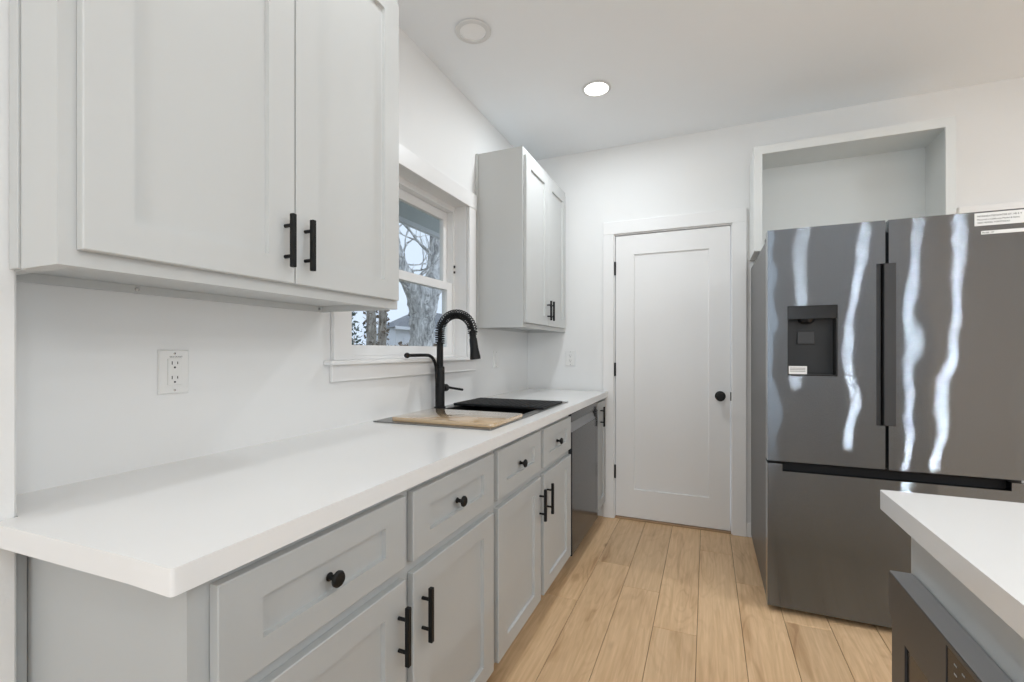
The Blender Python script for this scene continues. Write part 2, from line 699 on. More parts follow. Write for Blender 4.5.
# ------------------------------------------------------------------ floor
random.seed(4)
bm = nb()
lay = bm.faces.layers.float_vector.new('plank')
px0, pw, plen = 0.712 - 0.179 * 5, 0.179, 1.52
known = {5: 2.587, 6: 2.36, 7: 2.055, 8: 2.97, 9: 2.62, 10: 2.32}
ncol = int((XR - px0) / pw) + 2
for c in range(ncol):
    xa, xb = max(px0 + c * pw, -0.0), min(px0 + (c + 1) * pw, XR)
    if xb - xa < 0.01:
        continue
    j = known.get(c, random.uniform(1.6, 3.1))
    y = j - plen * math.ceil((j - YB) / plen)
    while y < YE + 0.12:
        ya, yb = max(y, YB), min(y + plen, YE + 0.12)
        y += plen
        if yb - ya < 0.02:
            continue
        n0 = len(bm.faces)
        g = 0.0009
        vs = []
        for z, e in ((-0.0035, g), (-0.0014, g), (0.0, g + 0.0016)):
            vs.append([bm.verts.new((p, q, z)) for p, q in ((xa + e, ya + e), (xb - e, ya + e), (xb - e, yb - e), (xa + e, yb - e))])
        fs = [bm.faces.new(vs[2])]
        for A, B in zip(vs, vs[1:]):
            for k in range(4):
                fs.append(bm.faces.new((A[k], A[(k + 1) % 4], B[(k + 1) % 4], B[k])))
        r = Vector((random.random(), random.random(), random.random()))
        for f in fs:
            f[lay] = r
fl = struct('floor', bm, M['floor'], None, 'light oak plank floor running toward the white door', 'floor')
struct('subfloor', bx(-WT, XR + WT, YB - WT, YE + WT, -0.12, -0.0036), M['subfloor'], fl)

# ------------------------------------------------------------------ walls and ceiling
struct('ceiling', bx(-WT, XR + WT, YB - WT, YE + WT, ZC, ZC + 0.12), M['ceiling'], None, 'flat white ceiling over the kitchen', 'ceiling')


def wall_x(name, x0, x1, y0, y1, hole, label, m):
    ya, yb, za, zb = hole
    bm = nb()
    box(bm, x0, x1, y0, ya, 0, ZC)
    box(bm, x0, x1, yb, y1, 0, ZC)
    box(bm, x0, x1, ya, yb, 0, za)
    box(bm, x0, x1, ya, yb, zb, ZC)
    return struct(name, bm, m, None, label, 'wall')


wall_x('wall_left', -WT, 0, 0.3645, YE + WT, (1.352, 2.336, 1.154, 2.064), 'white left wall with the sink window behind the counter', M['wall_smooth'])
struct('wall_near', bx(-WT, 0.170, YB, 0.364, 0, ZC, bev=0.004), M['wall'], None, 'thicker textured white wall beside the near end of the counter', 'wall')
bm = nb()
DX0, DX1, DZ = 0.676, 1.4355, 2.038
box(bm, 0, DX0 - 0.014, YE, YE + WT, 0, ZC)
box(bm, DX1 + 0.014, XR + WT, YE, YE + WT, 0, ZC)
box(bm, DX0 - 0.014, DX1 + 0.014, YE, YE + WT, DZ + 0.014, ZC)
struct('wall_end', bm, M['wall'], None, 'white end wall around the single-panel door', 'wall')
wall_x('wall_right', XR, XR + WT, YB - WT, YE, (-2.4, 0.6, 0.4, 2.4), 'white right wall outside the view', M['wall'])
bm = nb()
box(bm, -WT, 0.35, YB - WT, YB, 0, ZC)
box(bm, 2.55, XR, YB - WT, YB, 0, ZC)
box(bm, 0.35, 2.55, YB - WT, YB, 0, 0.5)
box(bm, 0.35, 2.55, YB - WT, YB, 2.4, ZC)
struct('wall_back', bm, M['wall'], None, 'white wall behind the camera', 'wall')


def plain_window(name, mp, u0, u1, v0, v1, n, label):
    bm = nb()
    us = [u0]
    vs = [v0, v0 + 0.05, v1 - 0.05, v1]
    w = (u1 - u0) / n
    holes = []
    us = []
    for k in range(n):
        us += [u0 + k * w + (0.025 if k else 0), u0 + k * w + 0.06, u0 + (k + 1) * w - 0.06]
    us = [u0]
    for k in range(n):
        us += [u0 + k * w + 0.05, u0 + (k + 1) * w - 0.05]
        holes.append((2 * k + 1, 1))
    us.append(u1)
    holed(bm, us, vs, holes, 0.06, mp)
    f = struct(name, bm, M['trim'], None, label, 'window')
    b2 = nb()
    for k in range(n):
        a, b = u0 + k * w + 0.05, u0 + (k + 1) * w - 0.05
        holed(b2, [a, b], [v0 + 0.05, v1 - 0.05], [], 0.006, lambda u, v, w_: mp(u, v, 0.027 + w_))
    obj('pane', b2, M['glass'], f)
    return f


plain_window('window_2', lambda u, v, w: (XR + 0.05 + w, u, v), -2.4, 0.6, 0.4, 2.4, 3, 'wide white window on the right wall outside the view')
plain_window('window_3', lambda u, v, w: (u, YB - 0.05 - w, v), 0.35, 2.55, 0.5, 2.4, 2, 'white window behind the camera')

# ------------------------------------------------------------------ window over the sink
W = bpy.data.objects.new('window_1', None)
COL.objects.link(W)
W.location = (0, 1.84, 1.154)
W['kind'] = 'structure'
W['label'] = 'white double-hung window over the sink'
W['category'] = 'window'
YA, YB2, ZA, ZB = 1.366, 2.322, 1.170, 2.050
bm = nb()                                         # jamb liner
box(bm, -0.155, -0.001, 1.353, YA, 1.171, 2.063)
box(bm, -0.155, -0.001, YB2, 2.335, 1.171, 2.063)
box(bm, -0.155, -0.001, YA, YB2, ZB, 2.063)
obj('jamb', bm, M['trim'], W)
bm = nb()                                         # casing, mitre-less with plain head
box(bm, 0.0005, 0.019, 1.269, YA - 0.004, 1.171, 2.046, bev=0.002)
box(bm, 0.0005, 0.019, YB2 + 0.004, 2.409, 1.171, 2.046, bev=0.002)
box(bm, 0.0005, 0.020, 1.264, 2.414, 2.0462, 2.136, bev=0.002)
obj('casing', bm, M['trim'], W)
bm = nb()
box(bm, 0.0005, 0.042, 1.234, 2.434, 1.154, 1.1705, bev=0.003, seg=2)
box(bm, -0.15, 0.0005, 1.354, 2.334, 1.1545, 1.1705)
obj('stool', bm, M['trim'], W)
obj('apron', bx(0.0005, 0.017, 1.262, 2.410, 1.090, 1.1535, bev=0.002), M['trim'], W)
bm = nb()                                         # outer vinyl frame
mpw = lambda X: (lambda u, v, w: (X - w, u, v))
holed(bm, [YA, YA + 0.022, YB2 - 0.022, YB2], [1.171, 1.185, ZB - 0.034, ZB], [(1, 1)], 0.075, mpw(-0.078))
obj('frame', bm, M['trim'], W)
bm = nb()
holed(bm, [YA + 0.023, YA + 0.075, YB2 - 0.075, YB2 - 0.023], [1.186, 1.231, 1.556, 1.600], [(1, 1)], 0.026, mpw(-0.084), bev=0.002)
ls = obj('lower_sash', bm, M['trim'], W)
obj('pane', bx(-0.098, -0.094, YA + 0.074, YB2 - 0.074, 1.230, 1.557), M['glass'], ls)
bm = nb()
holed(bm, [YA + 0.023, YA + 0.065, YB2 - 0.062, YB2 - 0.023], [1.562, 1.598, 1.966, ZB - 0.035], [(1, 1)], 0.026, mpw(-0.118), bev=0.002)
us = obj('upper_sash', bm, M['trim'], W)
obj('pane', bx(-0.132, -0.128, YA + 0.064, YB2 - 0.061, 1.597, 1.967), M['glass'], us)
bm = nb()
box(bm, -0.0775, -0.070, YB2 - 0.016, YB2 - 0.008, 1.690, 1.705)
box(bm, -0.0775, -0.070, YB2 - 0.016, YB2 - 0.008, 1.660, 1.672)
obj('tilt_latch', bm, M['dark_plastic'], W)

# ------------------------------------------------------------------ end door
D = bpy.data.objects.new('door_1', None)
COL.objects.link(D)
D.location = ((DX0 + DX1) / 2, YE, 0)
D['kind'] = 'structure'
D['label'] = 'white single-panel interior door with a round black knob'
D['category'] = 'door'
bm = nb()
shaker(bm, DX0 + 0.004, DX1 - 0.004, 0.018, DZ - 0.004, 0.035, 0.130, 0.140, MNY(YE + 0.004), rec=0.010, bev=0.002)
for v in bm.verts:                                   # taller bottom rail, as on the real door
    if 0.1 < v.co.z < 0.3:
        v.co.z += 0.062
slab = obj('slab', bm, M['trim'], D)
bm = nb()
box(bm, DX0 - 0.0135, DX0, YE - 0.001, YE + WT, 0.001, DZ)
box(bm, DX1, DX1 + 0.0135, YE - 0.001, YE + WT, 0.001, DZ)
box(bm, DX0 - 0.0135, DX1 + 0.0135, YE - 0.001, YE + WT, DZ, DZ + 0.0135)
obj('frame', bm, M['trim'], D)
bm = nb()
box(bm, 0.594, DX0 - 0.006, YE - 0.018, YE - 0.0005, 0.001, DZ + 0.008, bev=0.002)
box(bm, DX1 + 0.006, 1.526, YE - 0.018, YE - 0.0005, 0.001, DZ + 0.008, bev=0.002)
box(bm, 0.594, 1.526, YE - 0.018, YE - 0.0005, DZ + 0.0082, DZ + 0.098, bev=0.002)
obj('casing', bm, M['trim'], D)
obj('threshold', bx(DX0 + 0.001, DX1 - 0.001, YE - 0.004, YE + 0.10, 0.0005, 0.013, bev=0.002), M['oak'], D)
bm = nb()
lathe(bm, [(0.033, 0), (0.033, 0.006), (0.012, 0.009), (0.011, 0.030), (0.020, 0.036), (0.029, 0.048), (0.0295, 0.056), (0.024, 0.064), (0.0, 0.067)], (1.370, YE + 0.004, 0.906), (0, -1, 0), 28)
obj('knob', bm, M['black'], slab, smooth=True)
bm = nb()
box(bm, DX1 - 0.0045, DX1 + 0.0005, YE - 0.003, YE + 0.006, 0.878, 0.934)
obj('strike_plate', bm, M['black'], slab)
for z in (1.800, 1.073, 0.338):
    bm = nb()
    tube(bm, [(DX0 + 0.002, YE - 0.004, z - 0.048), (DX0 + 0.002, YE - 0.004, z + 0.048)], 0.0065, 10)
    obj('hinge', bm, M['black'], slab, smooth=True)

# baseboard between the door casing and the refrigerator, and the trim seen over the refrigerator
struct('baseboard_end', bx(1.527, 2.9, YE - 0.014, YE - 0.0005, 0.001, 0.092, bev=0.002), M['trim'], None, 'short white baseboard between door casing and refrigerator', 'baseboard')
struct('trim_1', bx(2.581, 4.2, YE - 0.022, YE - 0.0005, 1.965, 2.008, bev=0.003), M['trim'], None, 'white trim strip on the wall above the refrigerator right side', 'trim')


# ------------------------------------------------------------------ cabinet hardware
def bar_handle(parent, X, y, z0, z1, h1, h2, off=0.027):
    bm = nb()
    box(bm, X + off - 0.006, X + off + 0.006, y - 0.006, y + 0.006, z0, z1, bev=0.0015)
    for z in (h1, h2):
        tube(bm, [(X + 0.0003, y, z), (X + off - 0.005, y, z)], 0.0045, 10)
    return obj('handle', bm, M['black'], parent, label='matte black bar handle')


def knob(parent, X, y, z):
    bm = nb()
    lathe(bm, [(0.0085, 0.0003), (0.0085, 0.002), (0.0055, 0.004), (0.0055, 0.014), (0.010, 0.017), (0.0155, 0.0205), (0.0158, 0.0245), (0.013, 0.028), (0.0, 0.0295)], (X, y, z), (1, 0, 0), 24)
    return obj('knob', bm, M['black'], parent, smooth=True, label='round matte black knob')


FX, DXF = 0.598, 0.618      # base face frame plane, door front plane


def base_cabinet(name, label, y0, y1, fronts, mids):
    t = thing(name, label, 'cabinet', ((0.003 + FX) / 2, (y0 + y1) / 2, 0.0))
    bm = nb()
    if y0 < 0.5:
        box(bm, 0.150, FX - 0.019, y0, y0 + 0.018, 0.02, 0.874)
        box(bm, 0.003, 0.150, y0 + 0.008, y0 + 0.018, 0.02, 0.874)
    else:
        box(bm, 0.003, FX - 0.019, y0, y0 + 0.018, 0.105, 0.874)
    box(bm, 0.003, FX - 0.019, y1 - 0.018, y1, 0.105, 0.874)
    box(bm, 0.003, FX - 0.019, y0 + 0.018, y1 - 0.018, 0.105, 0.123)
    box(bm, 0.003, 0.012, y0 + 0.018, y1 - 0.018, 0.123, 0.874)
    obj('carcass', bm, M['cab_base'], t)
    ys = [y0, y0 + 0.035]
    for m_ in mids:
        ys += [m_ - 0.02, m_ + 0.02]
    ys += [y1 - 0.035, y1]
    holes = []
    for k in range(len(ys) // 2 - 1 + 1):
        if 2 * k + 1 < len(ys) - 1:
            holes += [(2 * k + 1, 1), (2 * k + 1, 3)]
    bm = nb()
    holed(bm, ys, [0.105, 0.140, 0.645, 0.690, 0.838, 0.874], holes, 0.019, lambda u, v, w: (FX - w, u, v))
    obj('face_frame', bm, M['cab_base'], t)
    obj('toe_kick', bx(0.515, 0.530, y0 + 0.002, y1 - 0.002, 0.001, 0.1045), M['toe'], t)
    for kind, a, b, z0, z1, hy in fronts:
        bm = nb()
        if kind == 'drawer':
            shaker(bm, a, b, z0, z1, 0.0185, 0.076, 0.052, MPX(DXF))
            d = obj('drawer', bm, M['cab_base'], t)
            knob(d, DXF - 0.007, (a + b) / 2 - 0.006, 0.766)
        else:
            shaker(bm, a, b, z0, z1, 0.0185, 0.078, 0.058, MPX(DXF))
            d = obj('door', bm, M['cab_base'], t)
            bar_handle(d, DXF, hy, 0.468, 0.606, 0.575, 0.499)
    return t


A = base_cabinet('base_cabinet', 'light grey shaker base cabinet nearest the camera, under the bare counter', 0.385, 1.4000,
                 [('drawer', 0.417, 0.882, 0.683, 0.855, 0), ('drawer', 0.913, 1.382, 0.683, 0.855, 0),
                  ('door', 0.417, 0.882, 0.113, 0.653, 0.853), ('door', 0.913, 1.382, 0.113, 0.653, 0.951)], [0.8975])
bm = nb()
box(bm, 0.100, 0.150, 0.3655, 0.3848, 0.002, 0.874, bev=0.001)
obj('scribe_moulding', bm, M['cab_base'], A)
B = base_cabinet('base_cabinet', 'light grey shaker base cabinet under the sink, next to the dishwasher', 1.4005, 2.3690,
                 [('drawer', 1.418, 1.867, 0.683, 0.855, 0), ('drawer', 1.907, 2.351, 0.683, 0.855, 0),
                  ('door', 1.421, 1.867, 0.113, 0.653, 1.848), ('door', 1.907, 2.351, 0.113, 0.653, 1.949)], [1.887])
# the sink basin passes through the top of this cabinet

# narrow end cabinet
t = thing('narrow_base_cabinet', 'narrow grey base cabinet between the dishwasher and the end wall', 'cabinet', (0.3, 3.15, 0))
bm = nb()
box(bm, 0.003, FX - 0.019, 3.010, 3.028, 0.105, 0.874)
box(bm, 0.003, FX - 0.019, 3.272, 3.290, 0.105, 0.874)
box(bm, 0.003, FX - 0.019, 3.028, 3.272, 0.105, 0.123)
box(bm, 0.003, 0.012, 3.028, 3.272, 0.123, 0.874)
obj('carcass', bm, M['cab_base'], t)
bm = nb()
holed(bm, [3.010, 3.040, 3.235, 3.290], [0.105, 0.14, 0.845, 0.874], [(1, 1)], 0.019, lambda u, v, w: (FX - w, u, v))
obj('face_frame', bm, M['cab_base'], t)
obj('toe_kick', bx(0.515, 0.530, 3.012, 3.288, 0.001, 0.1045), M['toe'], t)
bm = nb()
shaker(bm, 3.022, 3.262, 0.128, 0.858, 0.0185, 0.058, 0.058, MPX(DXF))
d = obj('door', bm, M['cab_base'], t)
bar_handle(d, DXF, 3.088, 0.690, 0.826, 0.798, 0.720)

# ------------------------------------------------------------------ dishwasher
t = thing('dishwasher', 'dark stainless dishwasher with a scooped handle under the counter', 'dishwasher', (0.31, 2.69, 0))
obj('tub', bx(0.03, 0.575, 2.376, 3.004, 0.10, 0.868), M['dark_plastic'], t)
bm = nb()
def strip(bm, prof, ya, yb):
    lo = [bm.verts.new((x, ya, z)) for x, z in prof]
    hi = [bm.verts.new((x, yb, z)) for x, z in prof]
    n = len(prof)
    bm.faces.new(lo)
    bm.faces.new(hi[::-1])
    for k in range(n):
        bm.faces.new((lo[k], lo[(k + 1) % n], hi[(k + 1) % n], hi[k]))


strip(bm, [(0.578, 0.095), (0.616, 0.095), (0.618, 0.098), (0.618, 0.764), (0.616, 0.766), (0.578, 0.766)], 2.375, 2.945)
box(bm, 0.578, 0.618, 2.9452, 3.005, 0.095, 0.818, bev=0.002)
box(bm, 0.578, 0.613, 2.375, 3.005, 0.8182, 0.866, bev=0.0015)
obj('door_panel', bm, M['steel_dw'], t)
bm = nb()
strip(bm, [(0.579, 0.7662), (0.6165, 0.7662), (0.6165, 0.769), (0.612, 0.773), (0.598, 0.808), (0.594, 0.8178), (0.579, 0.8178)], 2.375, 2.945)
obj('handle_scoop', bm, M['satin_grey'], t)
obj('toe_panel', bx(0.515, 0.53, 2.377, 3.003, 0.001, 0.094), M['black_mat'], t)

# ------------------------------------------------------------------ countertop with sink cut-out
CX, CY0, CZ, CT = 0.630, 0.345, 0.914, 0.0385
SX0, SX1, SY0, SY1 = 0.075, 0.532, 1.515, 2.362       # cut-out
# single outline with the notch round the thicker wall
bm = nb()
us, vs = [0.0, SX0, 0.1715, SX1, CX], [CY0, 0.3655, SY0, SY1, 3.292]
holes = [(0, 0), (1, 0), (1, 2), (2, 2)]
holed(bm, us, vs, holes, CT, lambda u, v, w: (u, v, CZ - w), bev=0.0035)
es = [e for e in bm.edges if abs(e.verts[0].co.x - CX) < 0.004 and abs(e.verts[1].co.x - CX) < 0.004
      and abs(e.verts[0].co.y - CY0) < 0.004 and abs(e.verts[1].co.y - CY0) < 0.004 and abs(e.verts[0].co.z - e.verts[1].co.z) > 0.02]
if es:
    bmesh.ops.bevel(bm, geom=es, offset=0.006, segments=3, affect='EDGES', profile=0.5)
for v in bm.verts:
    if v.co.y < 0.36 and v.co.x < 0.2:
        v.co.y -= 0.014
ct = obj('countertop', bm, M['quartz'], None, smooth=True, angle=30)
tag(ct, 'long white quartz countertop along the left wall with the sink set in', 'countertop')

# ------------------------------------------------------------------ sink
t = thing('sink', 'gunmetal drop-in workstation sink set in the white counter', 'sink', (0.3, 1.975, 0.70))
bm = nb()
holed(bm, [0.028, 0.090, 0.522, 0.562], [1.474, 1.535, 2.345, 2.486], [(1, 1)], 0.0045, lambda u, v, w: (u, v, 0.9190 - w), bev=0.0015)
obj('rim', bm, M['gunmetal'], t)
bm = nb()
b0, b1, b2, b3, zb, th = 0.090, 0.520, 1.535, 2.345, 0.70, 0.004
box(bm, b0 - th, b0, b2 - th, b3 + th, zb, 0.9144)
box(bm, b1, b1 + th, b2 - th, b3 + th, zb, 0.9144)
box(bm, b0, b1, b2 - th, b2, zb, 0.9144)
box(bm, b0, b1, b3, b3 + th, zb, 0.9144)
box(bm, b0 - th, b1 + th, b2 - th, b3 + th, zb - th, zb)
box(bm, b0, b0 + 0.010, b2, b3, 0.893, 0.899)
box(bm, b1 - 0.010, b1, b2, b3, 0.893, 0.899)
obj('basin', bm, M['sink_black'], t)
bm = nb()
lathe(bm, [(0.055, 0.0), (0.055, 0.003), (0.042, 0.0045), (0.036, 0.002), (0.0, 0.002)], (0.31, 1.98, zb), (0, 0, 1), 24)
obj('drain', bm, M['chrome'], t, smooth=True)

bm = nb()
rounded_slab(bm, 0.092, 0.556, 1.505, 1.815, 0.9195, 0.9345, 0.014, bev=0.002)
tag(obj('cutting_board', bm, M['bamboo'], None, smooth=True), 'pale bamboo cutting board lying over the near end of the sink', 'cutting board')
bm = nb()
rounded_slab(bm, 0.050, 0.556, 2.082, 2.402, 0.9195, 0.9295, 0.006, bev=0.001)
for k in range(18):
    x = 0.075 + k * 0.027
    box(bm, x, x + 0.010, 2.10, 2.385, 0.9295, 0.9312)
tag(obj('drying_mat', bm, M['black_mat'], None, smooth=True), 'flat black ribbed drying board over the far end of the sink', 'drying board')

# ------------------------------------------------------------------ faucet
FXX, FY = 0.054, 1.945
t = thing('kitchen_faucet', 'matte black spring-neck faucet standing behind the sink', 'faucet', (FXX, FY, 0.919))
bm = nb()
lathe(bm, [(0.029, 0.0002), (0.029, 0.006), (0.0235, 0.009), (0.0235, 0.204), (0.0215, 0.208), (0.0165, 0.210), (0.0165, 0.325), (0.014, 0.328)], (FXX, FY, 0.919), (0, 0, 1), 28)
obj('body', bm, M['black'], t, smooth=True)
zc, R = 1.297, 0.091
path = [Vector((FXX, FY, 1.240 + (zc - 1.240) * k / 6)) for k in range(6)]
for k in range(31):
    a = PI - (PI + 0.10) * k / 30
    path.append(Vector((FXX + R + R * math.cos(a), FY + 0.006 * k / 30, zc + R * math.sin(a))))
bm = nb()
tube(bm, path, 0.0100, 14)
obj('hose', bm, M['black_mat'], t, smooth=True)
# helix
L = [0.0]
for p, q in zip(path, path[1:]):
    L.append(L[-1] + (q - p).length)
turns, per = 31, 14
hp = []
for k in range(turns * per + 1):
    s = L[-1] * k / (turns * per)
    i = max(j for j in range(len(L) - 1) if L[j] <= s + 1e-9)
    f = (s - L[i]) / (L[i + 1] - L[i])
    c = path[i].lerp(path[i + 1], f)
    tt = (path[min(i + 1, len(path) - 1)] - path[max(i - 1, 0)]).normalized()
    b = Vector((0, 1, 0))
    a = tt.cross(b).normalized()
    ph = 2 * PI * k / per
    hp.append(c + (a * math.cos(ph) + b * math.sin(ph)) * 0.0215)
bm = nb()
tube(bm, hp, 0.0030, 6)
obj('spring', bm, M['black'], t, smooth=True)
e0 = path[-1]
e1 = Vector((0.250, FY + 0.008, 1.166))
ax = (e1 - e0).normalized()
ln = (e1 - e0).length
bm = nb()
lathe(bm, [(0.0165, -0.012), (0.0165, 0.018), (0.019, 0.024), (0.0205, 0.070), (0.026, ln - 0.012), (0.026, ln), (0.021, ln + 0.001), (0.0, ln + 0.001)], e0, ax, 24)
sh = obj('spray_head', bm, M['black'], t, smooth=True)
bm = nb()
box(bm, e0.x + 0.016, e0.x + 0.026, FY - 0.004, FY + 0.010, e0.z - 0.10, e0.z - 0.05, bev=0.002)
obj('spray_button', bm, M['black_mat'], sh)
bm = nb()
ap = [(FXX, FY - 0.024, 1.035), (FXX, FY - 0.030, 1.06), (FXX, FY - 0.032, 1.10), (FXX, FY - 0.040, 1.135), (FXX, FY - 0.060, 1.165), (FXX, FY - 0.090, 1.181), (FXX, FY - 0.130, 1.1855), (FXX, FY - 0.268, 1.1855)]
sm = []
for i in range(len(ap) - 1):
    p0, p1, p2, p3 = [Vector(ap[min(max(i + d_, 0), len(ap) - 1)]) for d_ in (-1, 0, 1, 2)]
    for k in range(6):
        u = k / 6
        sm.append(0.5 * ((2 * p1) + (p2 - p0) * u + (2 * p0 - 5 * p1 + 4 * p2 - p3) * u * u + (3 * p1 - p0 - 3 * p2 + p3) * u ** 3))
sm.append(Vector(ap[-1]))
tube(bm, sm, 0.0078, 12)
ar = obj('holder_arm', bm, M['black'], t, smooth=True)
bm = nb()
lathe(bm, [(0.0, -0.014), (0.009, -0.011), (0.0128, -0.002), (0.0128, 0.004), (0.009, 0.012), (0.0, 0.015)], (FXX, FY - 0.274, 1.1855), (0, -1, 0), 18)
obj('arm_tip', bm, M['black'], ar, smooth=True)
bm = nb()
lathe(bm, [(0.019, 0.0), (0.019, 0.036), (0.016, 0.042), (0.0, 0.043)], (FXX, FY + 0.0225, 1.018), (0, 1, 0), 20)
lv = obj('lever_hub', bm, M['black'], t, smooth=True)
bm = nb()
tube(bm, [(FXX + 0.004, FY + 0.060, 1.020), (FXX + 0.008, FY + 0.10, 1.013), (FXX + 0.014, FY + 0.205, 0.996)], [0.0075, 0.006, 0.0065], 10)
obj('lever', bm, M['black'], lv, smooth=True)

# ------------------------------------------------------------------ upper cabinets
UX, UD = 0.330, 0.350


def upper_cabinet(name, label, y0, y1, ucx, doors, wide_left, split):
    t = thing(name, label, 'cabinet', (ucx / 2, (y0 + y1) / 2, 1.345))
    z0, z1, fd = 1.345, 2.395, 0.019
    bm = nb()
    yl = max(y0, 0.3655)
    box(bm, 0.003, ucx - fd, yl, yl + 0.016, z0, z1)
    box(bm, 0.003, ucx - fd, y1 - 0.016, y1, z0, z1)
    box(bm, 0.003, ucx - fd, yl + 0.016, y1 - 0.016, z1 - 0.016, z1)
    box(bm, 0.003, 0.010, yl + 0.016, y1 - 0.016, z0 + 0.02, z1 - 0.016)
    if y0 < yl:
        box(bm, 0.216, ucx - fd, y0, yl - 0.0002, z0, z1)
        box(bm, 0.1715, 0.216, y0 + 0.007, yl - 0.0002, z0, z1)
    obj('carcass', bm, M['cab'], t)
    obj('bottom_panel', bx(0.010, ucx - fd, yl + 0.0165, y1 - 0.0165, z0 + 0.020, z0 + 0.034), M['cab'], t)
    obj('hanging_rail', bx(0.003, 0.016, yl + 0.0165, y1 - 0.0165, z0 + 0.0005, z0 + 0.0195), M['cab'], t)
    bm = nb()
    holed(bm, [y0, y0 + 0.04, y1 - 0.04, y1], [z0, z0 + 0.045, z1 - 0.06, z1], [(1, 1)], fd, lambda u, v, w: (ucx - w, u, v))
    obj('face_frame', bm, M['cab'], t)
    for a, b, za, zb_, hy in doors:
        bm = nb()
        shaker(bm, a, b, za, zb_, 0.0185, 0.074, 0.060, MPX(ucx + 0.020))
        d = obj('door', bm, M['cab'], t)
        bar_handle(d, ucx + 0.020, hy, 1.406, 1.534, 1.507, 1.433)
    return t


U1 = upper_cabinet('upper_cabinet', 'large light grey two-door upper cabinet nearest the camera, left of the window', 0.352, 1.232, UX,
                   [(0.376, 0.7965, 1.372, 2.350, 0.767), (0.7995, 1.215, 1.372, 2.350, 0.827)], True, 0.798)
obj('scribe_moulding', bx(0.1715, 0.202, 0.3525, 0.3585, 1.347, 2.395, bev=0.001), M['cab'], U1)
for y in (0.63, 1.20):
    bm = nb()
    lathe(bm, [(0.005, 0), (0.005, 0.0015), (0.0, 0.002)], (0.0162, y, 1.355), (1, 0, 0), 10)
    obj('screw', bm, M['chrome'], U1)
U2 = upper_cabinet('upper_cabinet', 'far light grey upper cabinet in the corner right of the window', 2.440, 3.308, 0.304,
                   [(2.453, 2.857, 1.372, 2.350, 2.830), (2.860, 3.255, 1.372, 2.350, 2.888)], False, 2.858)
obj('scribe_moulding', bx(0.001, 0.018, 2.4295, 2.4395, 1.347, 2.395, bev=0.001), M['cab'], U2)


# ------------------------------------------------------------------ outlets and switches
def wall_plate(name, label, cat, mp, u, v, kind, txt=None):
    """mp(u,v,w): w outward from the wall."""
    base = mp(u, v, 0)
    t = thing(name, label, cat, (base[0], base[1], base[2] - 0.058))
    bm = nb()
    hw, hh = 0.0375, 0.0575
    def ring(a, b, w):
        return [bm.verts.new(mp(u + p * a, v + q * b, w)) for p, q in ((-1, -1), (1, -1), (1, 1), (-1, 1))]
    R = [ring(hw, hh, 0.0005), ring(hw, hh, 0.003), ring(hw - 0.003, hh - 0.003, 0.006), ring(0.0175, 0.0345, 0.006), ring(0.0170, 0.0340, 0.0045)]
    for a, b in zip(R, R[1:]):
        for k in range(4):
            bm.faces.new((a[k], a[(k + 1) % 4], b[(k + 1) % 4], b[k]))
    bm.faces.new(R[-1])
    bm.faces.new(R[0][::-1])
    obj('cover_plate', bm, M['white_plastic'], t)
    bm = nb()
    def pbox(bm, a0, a1, b0, b1, w0, w1):
        p, q = mp(u + a0, v + b0, w0), mp(u + a1, v + b1, w1)
        box(bm, p[0], q[0], p[1], q[1], p[2], q[2])
    if kind == 'outlet':
        pbox(bm, -0.0166, 0.0166, -0.0336, 0.0336, 0.0046, 0.0072)
        rc = obj('receptacle', bm, M['white_plastic'], t)
        bm = nb()
        for c in (0.019, -0.019):
            pbox(bm, -0.0078, -0.0056, c + 0.000, c + 0.0085, 0.0070, 0.0075)
            pbox(bm, 0.0056, 0.0078, c + 0.001, c + 0.0075, 0.0070, 0.0075)
            p = Vector(mp(u, v + c - 0.0075, 0.0070))
            n_ = Vector(mp(0, 0, 1)) - Vector(mp(0, 0, 0))
            lathe(bm, [(0.0027, 0), (0.0027, 0.0005), (0.0, 0.0006)], p, n_, 10)
        obj('slots', bm, M['slot'], rc)
    else:
        pbox(bm, -0.0166, 0.0166, -0.0336, -0.0005, 0.0046, 0.0085)
        pbox(bm, -0.0166, 0.0166, 0.0005, 0.0336, 0.0046, 0.0068)
        obj('rocker', bm, M['white_plastic'], t)
    for s in (-1, 1):
        bm = nb()
        n_ = Vector(mp(0, 0, 1)) - Vector(mp(0, 0, 0))
        lathe(bm, [(0.003, 0), (0.003, 0.0006), (0.0, 0.001)], mp(u, v + s * 0.048, 0.006), n_, 10)
        obj('screw', bm, M['chrome'], t)
    if txt:
        r = Vector(mp(1, 0, 0)) - Vector(mp(0, 0, 0))
        text_obj('lettering', txt, 0.0052, M['ink'], t, mp(u - 0.0125, v + 0.0375, 0.0062), r, (0, 0, 1))
    return t


WL = lambda u, v, w: (0 + w, u, v)
WE = lambda u, v, w: (u, YE - w, v)
wall_plate('wall_outlet', 'white duplex outlet on the left wall under the near upper cabinet', 'outlet', WL, 0.722, 1.151, 'outlet', 'GFCI OUTLET')
wall_plate('wall_switch', 'white switch plate on the left wall beside the sink window', 'switch', WL, 2.722, 1.150, 'switch')
wall_plate('wall_outlet', 'white outlet on the end wall between far upper cabinet and door', 'outlet', WE, 0.345, 1.151, 'outlet')

# ------------------------------------------------------------------ ceiling lights


